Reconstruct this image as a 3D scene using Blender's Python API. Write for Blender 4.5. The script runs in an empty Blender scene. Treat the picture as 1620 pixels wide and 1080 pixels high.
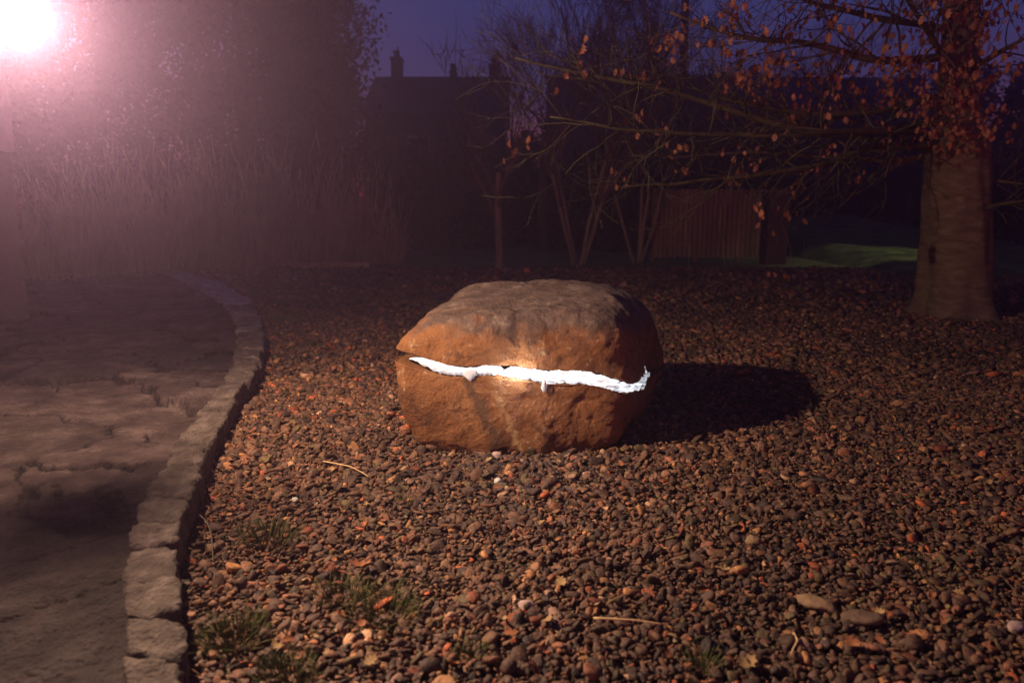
import bpy, bmesh, math, random
import numpy as np
from mathutils import Vector, Matrix, noise

random.seed(7)
RNG = np.random.default_rng(11)
S = bpy.context.scene
C = S.collection

# ------------------------------------------------------------------ camera
CAM_H, PITCH, F = 1.5, math.radians(10.6), 1170.0
cam_d = bpy.data.cameras.new('camera')
cam = bpy.data.objects.new('camera', cam_d); C.objects.link(cam)
cam.location = (0, 0, CAM_H)
cam.rotation_euler = (math.pi/2 - PITCH, 0, 0)
cam_d.sensor_width = 36.0
cam_d.lens = 36.0 * F / 1620.0
cam_d.clip_start = 0.05
cam_d.clip_end = 2000
cam_d.dof.use_dof = True
cam_d.dof.focus_distance = 4.6
cam_d.dof.aperture_fstop = 1.7
S.camera = cam

# ------------------------------------------------------------------ sky, exposure
w = bpy.data.worlds.new('World'); S.world = w; w.use_nodes = True
nt = w.node_tree; nt.nodes.clear()
o_ = nt.nodes.new('ShaderNodeOutputWorld'); bg = nt.nodes.new('ShaderNodeBackground')
sky = nt.nodes.new('ShaderNodeTexSky'); sky.sky_type = 'NISHITA'; sky.sun_disc = False
sky.sun_elevation = math.radians(1.0); sky.sun_rotation = math.radians(200)
sky.air_density = 1.0; sky.dust_density = 0.2; sky.ozone_density = 6.0
mx = nt.nodes.new('ShaderNodeMix'); mx.data_type = 'RGBA'; mx.blend_type = 'MULTIPLY'
mx.inputs[0].default_value = 1.0
mx.inputs[7].default_value = (8.4, 1.15, 1.12, 1)
nt.links.new(sky.outputs[0], mx.inputs[6]); nt.links.new(mx.outputs[2], bg.inputs[0])
nt.links.new(bg.outputs[0], o_.inputs[0])
bg.inputs[1].default_value = 0.15
# the last of the dusk: very weak, broad
sd = bpy.data.lights.new('dusk_sun', 'SUN'); sd.energy = 0.004; sd.angle = math.radians(20); sd.color = (1, .55, .5)
so = bpy.data.objects.new('dusk_sun', sd); C.objects.link(so)
so.rotation_euler = (math.radians(60), 0, math.radians(-20))

S.view_settings.view_transform = 'Standard'
S.view_settings.look = 'None'
S.view_settings.gamma = 1
S.view_settings.use_curve_mapping = False
S.view_settings.exposure = 0.0
S.cycles.max_bounces = 5
S.cycles.volume_bounces = 0
S.cycles.transparent_max_bounces = 6
S.cycles.use_denoising = True
S.cycles.sample_clamp_indirect = 3.0

LAMP_PIX, LAMP_D = (6, 16), 3.22
LAMP_W = 690.0

# ------------------------------------------------------------------ helpers
def ray(u, v):
    a = (u-810)/F; b = (540-v)/F
    return Vector((a, math.cos(PITCH)+b*math.sin(PITCH), -math.sin(PITCH)+b*math.cos(PITCH)))
def G(u, v, z=0.0):                      # photo pixel -> point on the level plane z
    d = ray(u, v); t = (z-CAM_H)/d.z
    return Vector((d.x*t, d.y*t, z))
def R(u, v, D):                          # photo pixel -> point at distance y = D
    d = ray(u, v); t = D/d.y
    return Vector((d.x*t, D, CAM_H+d.z*t))

def tag(o, label=None, cat=None, group=None, kind=None):
    if label: o['label'] = label
    if cat: o['category'] = cat
    if group: o['group'] = group
    if kind: o['kind'] = kind
    return o
def empty(name, loc, label=None, cat=None, group=None, rz=0):
    o = bpy.data.objects.new(name, None); C.objects.link(o)
    o.location = loc; o.rotation_euler = (0, 0, rz); o.empty_display_size = .1
    return tag(o, label, cat, group)
def link_mesh(name, me, mat, parent=None, loc=None):
    o = bpy.data.objects.new(name, me); C.objects.link(o)
    if mat is not None: me.materials.append(mat)
    if parent is not None: o.parent = parent
    if loc is not None: o.location = loc
    return o
def mesh_np(name, V, Fc, n, smooth=True):
    """V (N,3), Fc (M,n) fast mesh"""
    me = bpy.data.meshes.new(name)
    V = np.asarray(V, dtype=np.float32); Fc = np.asarray(Fc, dtype=np.int32)
    me.vertices.add(len(V)); me.vertices.foreach_set('co', V.ravel())
    m = len(Fc)
    me.loops.add(m*n); me.loops.foreach_set('vertex_index', Fc.ravel())
    me.polygons.add(m); me.polygons.foreach_set('loop_start', np.arange(0, m*n, n, dtype=np.int32))
    try: me.polygons.foreach_set('loop_total', np.full(m, n, dtype=np.int32))
    except Exception: pass
    me.polygons.foreach_set('use_smooth', np.full(m, smooth, dtype=bool))
    me.update(calc_edges=True); me.validate()
    return me
def mesh_py(name, V, Fc, smooth=False):
    me = bpy.data.meshes.new(name); me.from_pydata([tuple(v) for v in V], [], Fc); me.update()
    if smooth: me.polygons.foreach_set('use_smooth', [True]*len(me.polygons))
    return me
def color_attr(me, cols):
    a = me.color_attributes.new('tone', 'FLOAT_COLOR', 'POINT')
    c = np.ones((len(cols), 4), dtype=np.float32); c[:, :3] = cols
    a.data.foreach_set('color', c.ravel())

class MB:
    def __init__(s): s.V = []; s.F = []
    def box(s, cx, cy, cz, sx, sy, sz, rz=0.0):
        i = len(s.V); c, n = math.cos(rz), math.sin(rz)
        for dz in (-.5, .5):
            for dx, dy in ((-.5,-.5),(.5,-.5),(.5,.5),(-.5,.5)):
                x, y = dx*sx, dy*sy
                s.V.append((cx+x*c-y*n, cy+x*n+y*c, cz+dz*sz))
        s.F += [(i,i+3,i+2,i+1),(i+4,i+5,i+6,i+7),(i,i+1,i+5,i+4),(i+1,i+2,i+6,i+5),(i+2,i+3,i+7,i+6),(i+3,i,i+4,i+7)]
    def prism(s, pts, y0, y1):          # polygon in xz extruded along y
        i = len(s.V); n = len(pts)
        for y in (y0, y1):
            for x, z in pts: s.V.append((x, y, z))
        s.F += [tuple(i+k for k in range(n)), tuple(i+n+k for k in reversed(range(n)))]
        for k in range(n):
            a, b = k, (k+1) % n
            s.F.append((i+a, i+n+a, i+n+b, i+b))
    def tube(s, P, r, n=6):
        P = [Vector(p) for p in P]
        if not hasattr(r, '__len__'): r = [r]*len(P)
        i0 = len(s.V); up = Vector((0.13, 0.21, .97))
        for k, p in enumerate(P):
            t = (P[min(k+1, len(P)-1)]-P[max(k-1, 0)])
            t = t.normalized() if t.length > 1e-9 else Vector((0,0,1))
            a = t.cross(up)
            if a.length < .1: a = t.cross(Vector((1,0,0)))
            a.normalize(); b = t.cross(a)
            for j in range(n):
                q = 2*math.pi*j/n
                s.V.append(tuple(p + (a*math.cos(q)+b*math.sin(q))*r[k]))
        for k in range(len(P)-1):
            for j in range(n):
                a, b = i0+k*n+j, i0+k*n+(j+1) % n
                s.F.append((a, b, b+n, a+n))
        s.F.append(tuple(i0+j for j in reversed(range(n))))
        s.F.append(tuple(i0+(len(P)-1)*n+j for j in range(n)))
    def build(s, name, mat, parent=None, smooth=False, origin=(0,0,0), bevel=0):
        o = Vector(origin)
        me = mesh_py(name, [Vector(v)-o for v in s.V], s.F, smooth)
        ob = link_mesh(name, me, mat, parent, None if parent else o)
        if bevel:
            m = ob.modifiers.new('bevel', 'BEVEL'); m.width = bevel; m.segments = 2
        return ob

# ------------------------------------------------------------------ materials
def mat(name, stops, scale=6, rough=.9, detail=8, bump=.0, bscale=30, spec=.3, distort=0., coord='Object',
        stretch=(1,1,1), emit=None, attr=None, second=None):
    m = bpy.data.materials.new(name); m.use_nodes = True
    N, L = m.node_tree.nodes, m.node_tree.links
    b = N['Principled BSDF']; b.inputs['Roughness'].default_value = rough
    b.inputs['Specular IOR Level'].default_value = spec
    tc = N.new('ShaderNodeTexCoord'); mp = N.new('ShaderNodeMapping'); mp.inputs['Scale'].default_value = stretch
    L.new(tc.outputs[coord], mp.inputs[0])
    n1 = N.new('ShaderNodeTexNoise'); n1.inputs['Scale'].default_value = scale; n1.inputs['Detail'].default_value = detail
    n1.inputs['Distortion'].default_value = distort; n1.inputs['Roughness'].default_value = .62
    L.new(mp.outputs[0], n1.inputs['Vector'])
    cr = N.new('ShaderNodeValToRGB'); e = cr.color_ramp.elements
    while len(e) < len(stops): e.new(.5)
    for k, (p, c) in enumerate(stops): e[k].position = p; e[k].color = (*c, 1)
    L.new(n1.outputs['Fac'], cr.inputs[0])
    out = cr.outputs[0]
    if attr:
        at = N.new('ShaderNodeAttribute'); at.attribute_name = attr
        mu = N.new('ShaderNodeMix'); mu.data_type = 'RGBA'; mu.blend_type = 'MULTIPLY'; mu.inputs[0].default_value = 1
        L.new(at.outputs['Color'], mu.inputs[6]); L.new(out, mu.inputs[7]); out = mu.outputs[2]
    L.new(out, b.inputs['Base Color'])
    if bump:
        n2 = N.new('ShaderNodeTexNoise'); n2.inputs['Scale'].default_value = bscale; n2.inputs['Detail'].default_value = 6
        L.new(mp.outputs[0], n2.inputs['Vector'])
        bp = N.new('ShaderNodeBump'); bp.inputs['Strength'].default_value = bump; bp.inputs['Distance'].default_value = .02
        L.new(n2.outputs['Fac'], bp.inputs['Height']); L.new(bp.outputs[0], b.inputs['Normal'])
    return m

M = {}
M['soil'] = mat('soil', [(.3,(.012,.008,.006)),(.7,(.04,.026,.018))], 8, bump=.6, bscale=40)
M['lawn'] = mat('lawn_turf', [(.3,(.09,.10,.03)),(.7,(.22,.23,.07))], 1.2, bump=.8, bscale=60)
M['lawn2'] = mat('bright_turf', [(.35,(.03,.045,.012)),(.65,(.16,.20,.05))], 2.4, bump=.8, bscale=40)
M['pebble'] = mat('pebble', [(.3,(.45,.45,.45)),(.7,(1.3,1.25,1.2))], 34, rough=.7, attr='tone', spec=.45, bump=.3, bscale=90)
M['leaf'] = mat('dead_leaf', [(.3,(.20,.065,.025)),(.55,(.38,.13,.05)),(.75,(.50,.22,.09))], 9, rough=.7, spec=.3)
M['leaf_far'] = mat('hanging_leaf', [(.3,(.09,.028,.016)),(.5,(.23,.072,.034)),(.75,(.46,.18,.075))], 3.3, rough=.6, spec=.4)
M['leaf_yellow'] = mat('tan_leaf', [(.3,(.32,.19,.07)),(.7,(.5,.3,.12))], 9, rough=.7)
M['bark'] = mat('bark', [(.3,(.045,.028,.018)),(.7,(.13,.085,.05))], 5, bump=1, bscale=26, stretch=(1,1,.35))
M['twig'] = mat('twig_bark', [(.3,(.06,.036,.024)),(.7,(.14,.085,.055))], 3)
M['pale_bark'] = mat('pale_bark', [(.3,(.14,.10,.06)),(.7,(.26,.20,.12))], 4, bump=.8, bscale=24, stretch=(1,1,.4))
M['moss_bark'] = mat('mossy_bark', [(.35,(.05,.034,.02)),(.65,(.10,.082,.035))], 4, bump=.6)
M['stems'] = mat('dry_stems', [(.3,(.26,.15,.08)),(.7,(.58,.38,.21))], .8, rough=.8)
M['needles'] = mat('needles', [(.3,(.05,.035,.022)),(.7,(.15,.10,.06))], .6)
M['dark_leaf'] = mat('dark_foliage', [(.3,(.02,.016,.010)),(.7,(.055,.04,.026))], .8)
M['grass'] = mat('grass_blade', [(.35,(.05,.06,.015)),(.5,(.11,.12,.03)),(.68,(.28,.20,.09))], 14)
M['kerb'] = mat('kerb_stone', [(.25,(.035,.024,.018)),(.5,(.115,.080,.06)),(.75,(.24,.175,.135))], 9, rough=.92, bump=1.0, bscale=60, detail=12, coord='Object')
M['kerb_mid'] = mat('half_lit_kerb_stone', [(.25,(.07,.055,.045)),(.5,(.20,.155,.125)),(.75,(.38,.31,.26))], 8, rough=.92, bump=1.0, bscale=60)  # step between near and far kerb, some light put into the colour
M['kerb_pale'] = mat('whitish_lit_kerb_stone', [(.25,(.16,.13,.12)),(.5,(.38,.33,.30)),(.75,(.60,.54,.50))], 6, rough=.92, bump=1.0, bscale=60)  # whitish far stones, colour raised further in place of light
M['paving'] = mat('worn_paving', [(.25,(.022,.013,.011)),(.5,(.068,.043,.036)),(.75,(.16,.108,.09))], 4.5, rough=.9, bump=1.0, bscale=55, detail=12, attr='tone')
M['brick'] = mat('dark_brick', [(.3,(.05,.03,.03)),(.7,(.09,.05,.045))], 14, bump=.5)
M['cladding'] = mat('white_cladding', [(.3,(.62,.58,.54)),(.7,(.78,.75,.7))], 3)
M['house'] = mat('house_wall', [(.3,(.03,.022,.022)),(.7,(.05,.035,.035))], 2)
M['roof'] = mat('roof_slate', [(.3,(.022,.02,.022)),(.7,(.04,.034,.036))], 4)
M['glass'] = mat('dark_pane', [(.3,(.01,.01,.012)),(.7,(.02,.02,.024))], 2, rough=.15, spec=.5)
M['fence'] = mat('fence_board', [(.3,(.11,.065,.042)),(.7,(.24,.15,.10))], 3, stretch=(1,1,.15), bump=.4)
M['timber'] = mat('timber', [(.3,(.60,.34,.14)),(.7,(.80,.50,.24))], 3, stretch=(.3,1,1), bump=.4)
M['pole'] = mat('pole_wood', [(.3,(.02,.014,.012)),(.7,(.045,.03,.025))], 3)
M['metal'] = mat('dark_metal', [(.3,(.03,.03,.032)),(.7,(.06,.06,.06))], 5, rough=.5)
M['stone_pale'] = mat('pale_pebble', [(.3,(.5,.42,.36)),(.7,(.75,.68,.6))], 20, rough=.7)
M['stone_pink'] = mat('pink_pebble', [(.3,(.42,.26,.2)),(.7,(.6,.42,.34))], 20, rough=.7)
M['stone_tan'] = mat('tan_cobble', [(.3,(.22,.125,.06)),(.7,(.36,.22,.12))], 12, rough=.8, bump=.4)
M['stone_brown'] = mat('brown_cobble', [(.3,(.12,.068,.04)),(.7,(.22,.13,.08))], 12, rough=.8, bump=.4)

def rock_mat():
    m = bpy.data.materials.new('sandstone'); m.use_nodes = True
    N, L = m.node_tree.nodes, m.node_tree.links
    b = N['Principled BSDF']; b.inputs['Roughness'].default_value = .82; b.inputs['Specular IOR Level'].default_value = .3
    tc = N.new('ShaderNodeTexCoord')
    def noise_(scale, detail=8, rough=.6, dist=0):
        n = N.new('ShaderNodeTexNoise'); n.inputs['Scale'].default_value = scale; n.inputs['Detail'].default_value = detail
        n.inputs['Roughness'].default_value = rough; n.inputs['Distortion'].default_value = dist
        L.new(tc.outputs['Object'], n.inputs['Vector']); return n
    def ramp(src, stops):
        cr = N.new('ShaderNodeValToRGB'); e = cr.color_ramp.elements
        while len(e) < len(stops): e.new(.5)
        for k, (p, c) in enumerate(stops): e[k].position = p; e[k].color = (*c, 1)
        L.new(src, cr.inputs[0]); return cr
    def mix(f, a, c):
        x = N.new('ShaderNodeMix'); x.data_type = 'RGBA'; L.new(f, x.inputs[0]); L.new(a, x.inputs[6])
        if isinstance(c, tuple): x.inputs[7].default_value = (*c, 1)
        else: L.new(c, x.inputs[7])
        return x.outputs[2]
    def math_(op, a, c):
        x = N.new('ShaderNodeMath'); x.operation = op
        for i, q in enumerate((a, c)):
            if isinstance(q, (int, float)): x.inputs[i].default_value = q
            else: L.new(q, x.inputs[i])
        return x.outputs[0]
    base = ramp(noise_(3.2, 10).outputs['Fac'], [(.28,(.12,.045,.015)),(.45,(.23,.09,.028)),(.62,(.30,.125,.042)),(.8,(.37,.18,.075))])
    col = base.outputs[0]
    stain = ramp(noise_(5.5, 7, .7, .6).outputs['Fac'], [(.53,(0,0,0)),(.63,(1,1,1))])
    col = mix(math_('MULTIPLY', stain.outputs[0], .75), col, (.09,.04,.02))
    pale = ramp(noise_(17, 6, .7).outputs['Fac'], [(.60,(0,0,0)),(.68,(1,1,1))])
    col = mix(math_('MULTIPLY', pale.outputs[0], .6), col, (.55,.40,.24))
    # grey lichen weathering on the crown of the boulder
    sx = N.new('ShaderNodeSeparateXYZ'); L.new(tc.outputs['Object'], sx.inputs[0])
    gz = math_('ADD', math_('MULTIPLY', sx.outputs[2], 1.0), math_('MULTIPLY', noise_(5, 10, .7, .5).outputs['Fac'], .55))
    g = ramp(math_('MULTIPLY', gz, .8), [(.775,(0,0,0)),(.865,(1,1,1))])
    lich = ramp(noise_(9, 8, .7).outputs['Fac'], [(.35,(.06,.038,.030)),(.55,(.125,.082,.062)),(.72,(.30,.22,.16))])
    col = mix(math_('MULTIPLY', g.outputs[0], .93), col, lich.outputs[0])
    ax = math_('ADD', math_('ADD', sx.outputs[0], .42), math_('MULTIPLY', math_('SUBTRACT', sx.outputs[2], .45), .45))
    ax = math_('ADD', ax, math_('MULTIPLY', math_('SUBTRACT', noise_(11, 6, .7).outputs['Fac'], .5), .22))
    st = math_('SUBTRACT', 1.0, math_('MULTIPLY', math_('ABSOLUTE', ax, 0), 17.0))
    st = math_('MULTIPLY', math_('MAXIMUM', st, 0.0), math_('LESS_THAN', sx.outputs[2], .52))
    col = mix(math_('MINIMUM', math_('MULTIPLY', st, .9), .6), col, (.045,.032,.018))
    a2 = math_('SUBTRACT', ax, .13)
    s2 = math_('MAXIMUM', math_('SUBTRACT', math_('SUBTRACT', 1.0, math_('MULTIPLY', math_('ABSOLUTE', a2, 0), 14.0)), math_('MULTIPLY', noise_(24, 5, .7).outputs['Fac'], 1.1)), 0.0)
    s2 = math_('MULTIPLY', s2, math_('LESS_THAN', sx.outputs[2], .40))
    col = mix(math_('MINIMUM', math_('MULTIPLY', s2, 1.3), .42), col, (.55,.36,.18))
    L.new(col, b.inputs['Base Color'])
    nb = noise_(16, 10, .68); nb2 = noise_(70, 5, .6)
    h = math_('ADD', nb.outputs['Fac'], math_('MULTIPLY', nb2.outputs['Fac'], .35))
    bp = N.new('ShaderNodeBump'); bp.inputs['Strength'].default_value = .85; bp.inputs['Distance'].default_value = .03
    L.new(h, bp.inputs['Height']); L.new(bp.outputs[0], b.inputs['Normal'])
    return m
M['rock'] = rock_mat()

def glow_mat(name, strength, col=(.86,.93,1.0), lo=.35):
    m = bpy.data.materials.new(name); m.use_nodes = True
    N, L = m.node_tree.nodes, m.node_tree.links; b = N['Principled BSDF']
    b.inputs['Base Color'].default_value = (.8,.82,.85,1); b.inputs['Roughness'].default_value = .4
    b.inputs['Emission Color'].default_value = (*col, 1)
    tc = N.new('ShaderNodeTexCoord'); mp = N.new('ShaderNodeMapping'); mp.inputs['Scale'].default_value = (.7,1,4.5)
    n = N.new('ShaderNodeTexNoise'); n.inputs['Scale'].default_value = 22; n.inputs['Detail'].default_value = 6
    L.new(tc.outputs['Object'], mp.inputs[0]); L.new(mp.outputs[0], n.inputs['Vector'])
    mr = N.new('ShaderNodeMapRange'); mr.inputs[1].default_value = .38; mr.inputs[2].default_value = .68
    mr.inputs[3].default_value = strength*lo; mr.inputs[4].default_value = strength
    L.new(n.outputs['Fac'], mr.inputs[0]); L.new(mr.outputs[0], b.inputs['Emission Strength'])
    return m
M['glow'] = glow_mat('glowing_resin', 1.9, lo=.16)
M['glow_soft'] = glow_mat('grey_glowing_resin', .85, lo=.2)
M['glow_dim'] = glow_mat('resin_drip', .13)
M['glow_hot'] = glow_mat('lamp_tube_cover', 65.0, lo=.8)
M['lens'] = glow_mat('lamp_lens', 60, (1,.95,.98), .9)

# ------------------------------------------------------------------ haze (real thin night mist)
def make_haze():
    b = MB(); b.box(0, 29, 6.6, 124, 80, 15.2)      # z -1 .. 14.2, y -11 .. 69
    o = b.build('haze', None); tag(o, 'thin violet night mist lit by the floodlight', kind='stuff')
    m = bpy.data.materials.new('mist'); m.use_nodes = True; N, L = m.node_tree.nodes, m.node_tree.links
    N.remove(N['Principled BSDF']); v = N.new('ShaderNodeVolumePrincipled')
    v.inputs['Color'].default_value = (.86, .56, .86, 1); v.inputs['Density'].default_value = .0105
    v.inputs['Anisotropy'].default_value = .78
    L.new(v.outputs[0], N['Material Output'].inputs['Volume']); o.data.materials.append(m)

# ------------------------------------------------------------------ kerb curve (world, functions of y)
ZK, ZP = .17, .11
LE = [G(*p, ZK) for p in [(205,1120),(203,1060),(197,980),(197,900),(212,830),(248,745),(272,700),(330,628),(362,590),(374,550),(374,510),(350,474),(318,456),(276,437),(240,425)]]
RE = [G(*p, ZK) for p in [(294,1120),(291,1060),(284,980),(277,900),(288,830),(318,745),(328,700),(378,620),(412,575),(416,540),(412,500),(388,468),(352,446),(300,431),(262,421)]]
ky = np.array([(a.y+b.y)/2 for a, b in zip(LE, RE)])
lx = np.array([a.x for a in LE]); rx = np.array([a.x for a in RE])
lyy = np.array([a.y for a in LE]); ryy = np.array([a.y for a in RE])
def XL(y): return np.interp(y, lyy, lx)
def XR(y): return np.interp(y, ryy, rx)

# ------------------------------------------------------------------ ground
def nz(x, y, s, o=0): return noise.noise(Vector((x*s+o, y*s-o, o*1.7)))
def make_ground():
    xs = np.concatenate([np.linspace(-60, -20, 8), np.linspace(-18, 18, 73), np.linspace(20, 60, 8)])
    ys = np.concatenate([np.linspace(-9, 0, 5), np.linspace(.5, 40, 80), np.linspace(43, 67, 9)])
    V = []
    for y in ys:
        for x in xs:
            z = -.012 + .02*nz(x, y, .5) if abs(x) < 20 and y < 40 else -.02
            V.append((x, y, z))
    n = len(xs); Fc = [(j*n+i, j*n+i+1, (j+1)*n+i+1, (j+1)*n+i) for j in range(len(ys)-1) for i in range(n-1)]
    o = link_mesh('ground', mesh_py('ground', V, Fc, True), M['soil']); tag(o, 'dark bare soil under the gravel', kind='structure')
def sheet(name, x0, x1, y0, y1, zf, m, label, step=.25, kind='structure'):
    nx = int((x1-x0)/step)+1; ny = int((y1-y0)/step)+1
    V = []; 
    for j in range(ny):
        for i in range(nx):
            x = x0+(x1-x0)*i/(nx-1); y = y0+(y1-y0)*j/(ny-1); V.append((x, y, zf(x, y)))
    Fc = [(j*nx+i, j*nx+i+1, (j+1)*nx+i+1, (j+1)*nx+i) for j in range(ny-1) for i in range(nx-1)]
    o = link_mesh(name, mesh_py(name, V, Fc, True), m); tag(o, label, kind=kind); return o

def make_path():
    ny, nx = 800, 600
    ys = 1.2*np.power(15.5/1.2, np.linspace(0, 1, ny))
    t = np.linspace(0, 1, nx)
    Y = np.repeat(ys[:, None], nx, 1)
    xl = XL(ys)+.02
    wd = np.clip(2.0+ys*.75, 2.5, 9)
    X = xl[:, None] - wd[:, None]*(1-t[None, :])
    # irregular worn flagstones
    n = 250
    sx = RNG.uniform(-11, -.5, n); sy = 1+14.5*RNG.random(n)
    # domain warp
    wx = X + .22*np.sin(Y*2.1+1)+.10*np.sin(X*4.7+Y*3.1)+.045*np.sin(X*11+Y*9.3)+.03*np.sin(Y*23-X*7)+.012*np.sin(X*47+Y*39)+.008*np.sin(Y*83-X*61)
    wy = Y + .20*np.sin(X*2.4)+.09*np.sin(Y*5.3-X*2.2)+.04*np.sin(X*13-Y*8)+.02*np.sin(X*27+Y*5)+.012*np.sin(X*53-Y*44)+.008*np.sin(X*91+Y*71)
    f1 = np.full(X.shape, 9.); f2 = f1.copy(); idx = np.zeros(X.shape, int)
    for k in range(n):
        d = np.hypot((wx-sx[k])*.85, (wy-sy[k])*1.35)
        c = d < f1
        f2 = np.where(c, f1, np.minimum(f2, d)); idx = np.where(c, k, idx); f1 = np.where(c, d, f1)
    off = RNG.normal(0, .009, n); tx = RNG.normal(0, .022, n); ty = RNG.normal(0, .026, n)
    e = f2-f1
    Z = ZP + off[idx] + tx[idx]*(wx-sx[idx]) + ty[idx]*(wy-sy[idx])
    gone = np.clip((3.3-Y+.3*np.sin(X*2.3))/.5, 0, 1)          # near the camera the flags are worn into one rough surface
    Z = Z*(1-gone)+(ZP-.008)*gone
    cw = .016+.024*(.5+.5*np.sin(X*3.1+Y*2.3))
    Z = Z - .030*np.exp(-(e/cw)**4)*(1-.6*gone)
    fine = np.zeros(X.shape)
    for q, a in ((3.1, .007), (7.3, .006), (15.7, .005), (33, .004), (71, .003)):
        ph = RNG.uniform(0, 9, 4)
        fine += a*(np.sin(X*q+ph[0]+1.7*np.sin(Y*q*.6+ph[1]))*np.sin(Y*q*1.2+ph[2]+1.3*np.sin(X*q*.7+ph[3])))
    Z += fine + RNG.normal(0, .0014, X.shape)
    slab = RNG.uniform(.62, 1.3, n)[idx]
    tone = slab*(1-.85*np.exp(-(e/(cw*1.3))**2))            # soil-filled joints
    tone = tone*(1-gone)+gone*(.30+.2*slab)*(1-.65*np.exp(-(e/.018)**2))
    V = np.stack([X, Y, Z], -1).reshape(-1, 3)
    a = (np.arange(ny-1)[:, None]*nx + np.arange(nx-1)[None, :]).ravel()
    Fc = np.stack([a, a+1, a+nx+1, a+nx], -1)
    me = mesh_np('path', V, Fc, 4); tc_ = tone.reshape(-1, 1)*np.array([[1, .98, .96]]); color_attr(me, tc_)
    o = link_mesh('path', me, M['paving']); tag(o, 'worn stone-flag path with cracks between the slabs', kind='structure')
    # low side of the path towards the house and the camera
    b = MB(); b.box(-6.6, 7.6, .01, 10.5, 15.6, .02)

def make_kerb():
    root = empty('stone_kerb', (LE[3].x, LE[3].y, 0), 'curved raised kerb of rough tan stone blocks between the path and the gravel', 'kerb')
    y = 1.55; org = root.location
    while y < 15.2:
        step = random.uniform(.2, .3) if y < 4 else random.uniform(.30, .45) if y < 7 else random.uniform(.5, .9)
        y1 = y+step; g = .002
        nx, ny, nz_ = 9, 9, 4
        bm = bmesh.new(); bmesh.ops.create_cube(bm, size=2)
        bmesh.ops.subdivide_edges(bm, edges=bm.edges[:], cuts=9, use_grid_fill=True)
        zt = ZK+random.uniform(-.016, .016); tilt = random.uniform(-.02, .02); jx = random.uniform(-.012, .012)
        sk = random.uniform(-.05, .05)
        for v in bm.verts:
            p = v.co.copy()
            # rounded corners by superellipse
            q = Vector((math.copysign(abs(p.x)**.9, p.x), math.copysign(abs(p.y)**.9, p.y), p.z))
            L4 = (abs(q.x)**14+abs(q.y)**14+abs(q.z)**14)**(1/14); q /= max(L4, 1e-6); q *= max(abs(p.x), abs(p.y), abs(p.z))
            v_ = (q.y+1)/2; u_ = (q.x+1)/2
            yy = y+g+(y1-y-2*g)*v_ + sk*(u_-.5)*.6
            xl_, xr_ = float(XL(yy)), float(XR(yy))
            xx = xl_+(xr_-xl_)*u_ + jx
            zz = -.06+(zt+.06)*(q.z+1)/2
            if q.z > 0: zz += tilt*(u_-.5)
            d = Vector((xx*9, yy*9, zz*9)); nn = noise.fractal(d, 1, 2, 4)+.6*noise.noise(d*5)
            s = .015+.006*(q.z > .5)
            v.co = Vector((xx+nn*s*q.x, yy+noise.noise(d*1.3)*s*q.y, zz+nn*s*max(q.z, 0))) - org
        me = bpy.data.meshes.new('kerb_stone'); bm.to_mesh(me); bm.free()
        me.polygons.foreach_set('use_smooth', [True]*len(me.polygons))
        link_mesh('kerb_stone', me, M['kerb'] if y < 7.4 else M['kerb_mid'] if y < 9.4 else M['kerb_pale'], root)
        y = y1

# ------------------------------------------------------------------ gravel
def ico(sub):
    bm = bmesh.new(); bmesh.ops.create_icosphere(bm, subdivisions=sub, radius=1)
    V = np.array([v.co[:] for v in bm.verts]); Fc = np.array([[v.index for v in f.verts] for f in bm.faces]); bm.free()
    return V, Fc
PAL = np.array([(.13,.075,.048),(.17,.10,.06),(.10,.062,.045),(.21,.12,.07),(.15,.095,.07),(.13,.10,.045),(.26,.12,.07),(.085,.052,.04),(.40,.12,.05),(.42,.23,.10),(.27,.18,.14),(.50,.34,.22)])
PW = np.array([.16,.16,.13,.13,.09,.08,.08,.07,.022,.028,.02,.006]); PW /= PW.sum()
def pebbles(cx, cy, size, sub, zbase):
    n = len(cx); B, Fc = ico(sub)
    k = len(B)
    shp = np.stack([RNG.uniform(.75,1.35,n), RNG.uniform(.62,1.0,n), RNG.uniform(.35,.62,n)], -1)*size[:,None]/2
    V = np.broadcast_to(B, (n, k, 3)).copy()
    # lumpy: random anisotropic power of a few directions
    for _ in range(8):
        d = RNG.normal(size=(n,3)); d /= np.linalg.norm(d,axis=1)[:,None]
        dot = np.einsum('nkc,nc->nk', V, d)
        V -= (np.clip(dot-RNG.uniform(.32,.8,(n,1)),0,1)*1.0)[...,None]*d[:,None,:]
    V *= 1.2
    V *= shp[:,None,:]
    a = RNG.uniform(0,2*math.pi,n); tx = RNG.normal(0,.45,n); ty = RNG.normal(0,.45,n)
    def rot(V, ax, an):
        c, s = np.cos(an)[:,None], np.sin(an)[:,None]; i, j = [(1,2),(2,0),(0,1)][ax]
        W = V.copy(); W[...,i] = V[...,i]*c-V[...,j]*s; W[...,j] = V[...,i]*s+V[...,j]*c; return W
    V = rot(rot(rot(V,2,a),0,tx),1,ty)
    V[...,0] += cx[:,None]; V[...,1] += cy[:,None]
    V[...,2] += (zbase + RNG.uniform(-.25,.45,n)*size*.5)[:,None]
    FF = (Fc[None]+(np.arange(n)*k)[:,None,None]).reshape(-1,3)
    col = PAL[RNG.choice(len(PAL), n, p=PW)]*RNG.uniform(.4,1.6,(n,1))*np.array([1.06,.93,.80])
    damp = .5+.5*np.sin(cx*1.9+1.2*np.sin(cy*1.3))*np.sin(cy*1.6+1.5*np.sin(cx*.9+2))
    col *= (.72+.5*damp)[:,None]*np.array([1.0,.92,.86])
    return V.reshape(-1,3), FF, np.repeat(col, k, 0)
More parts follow.
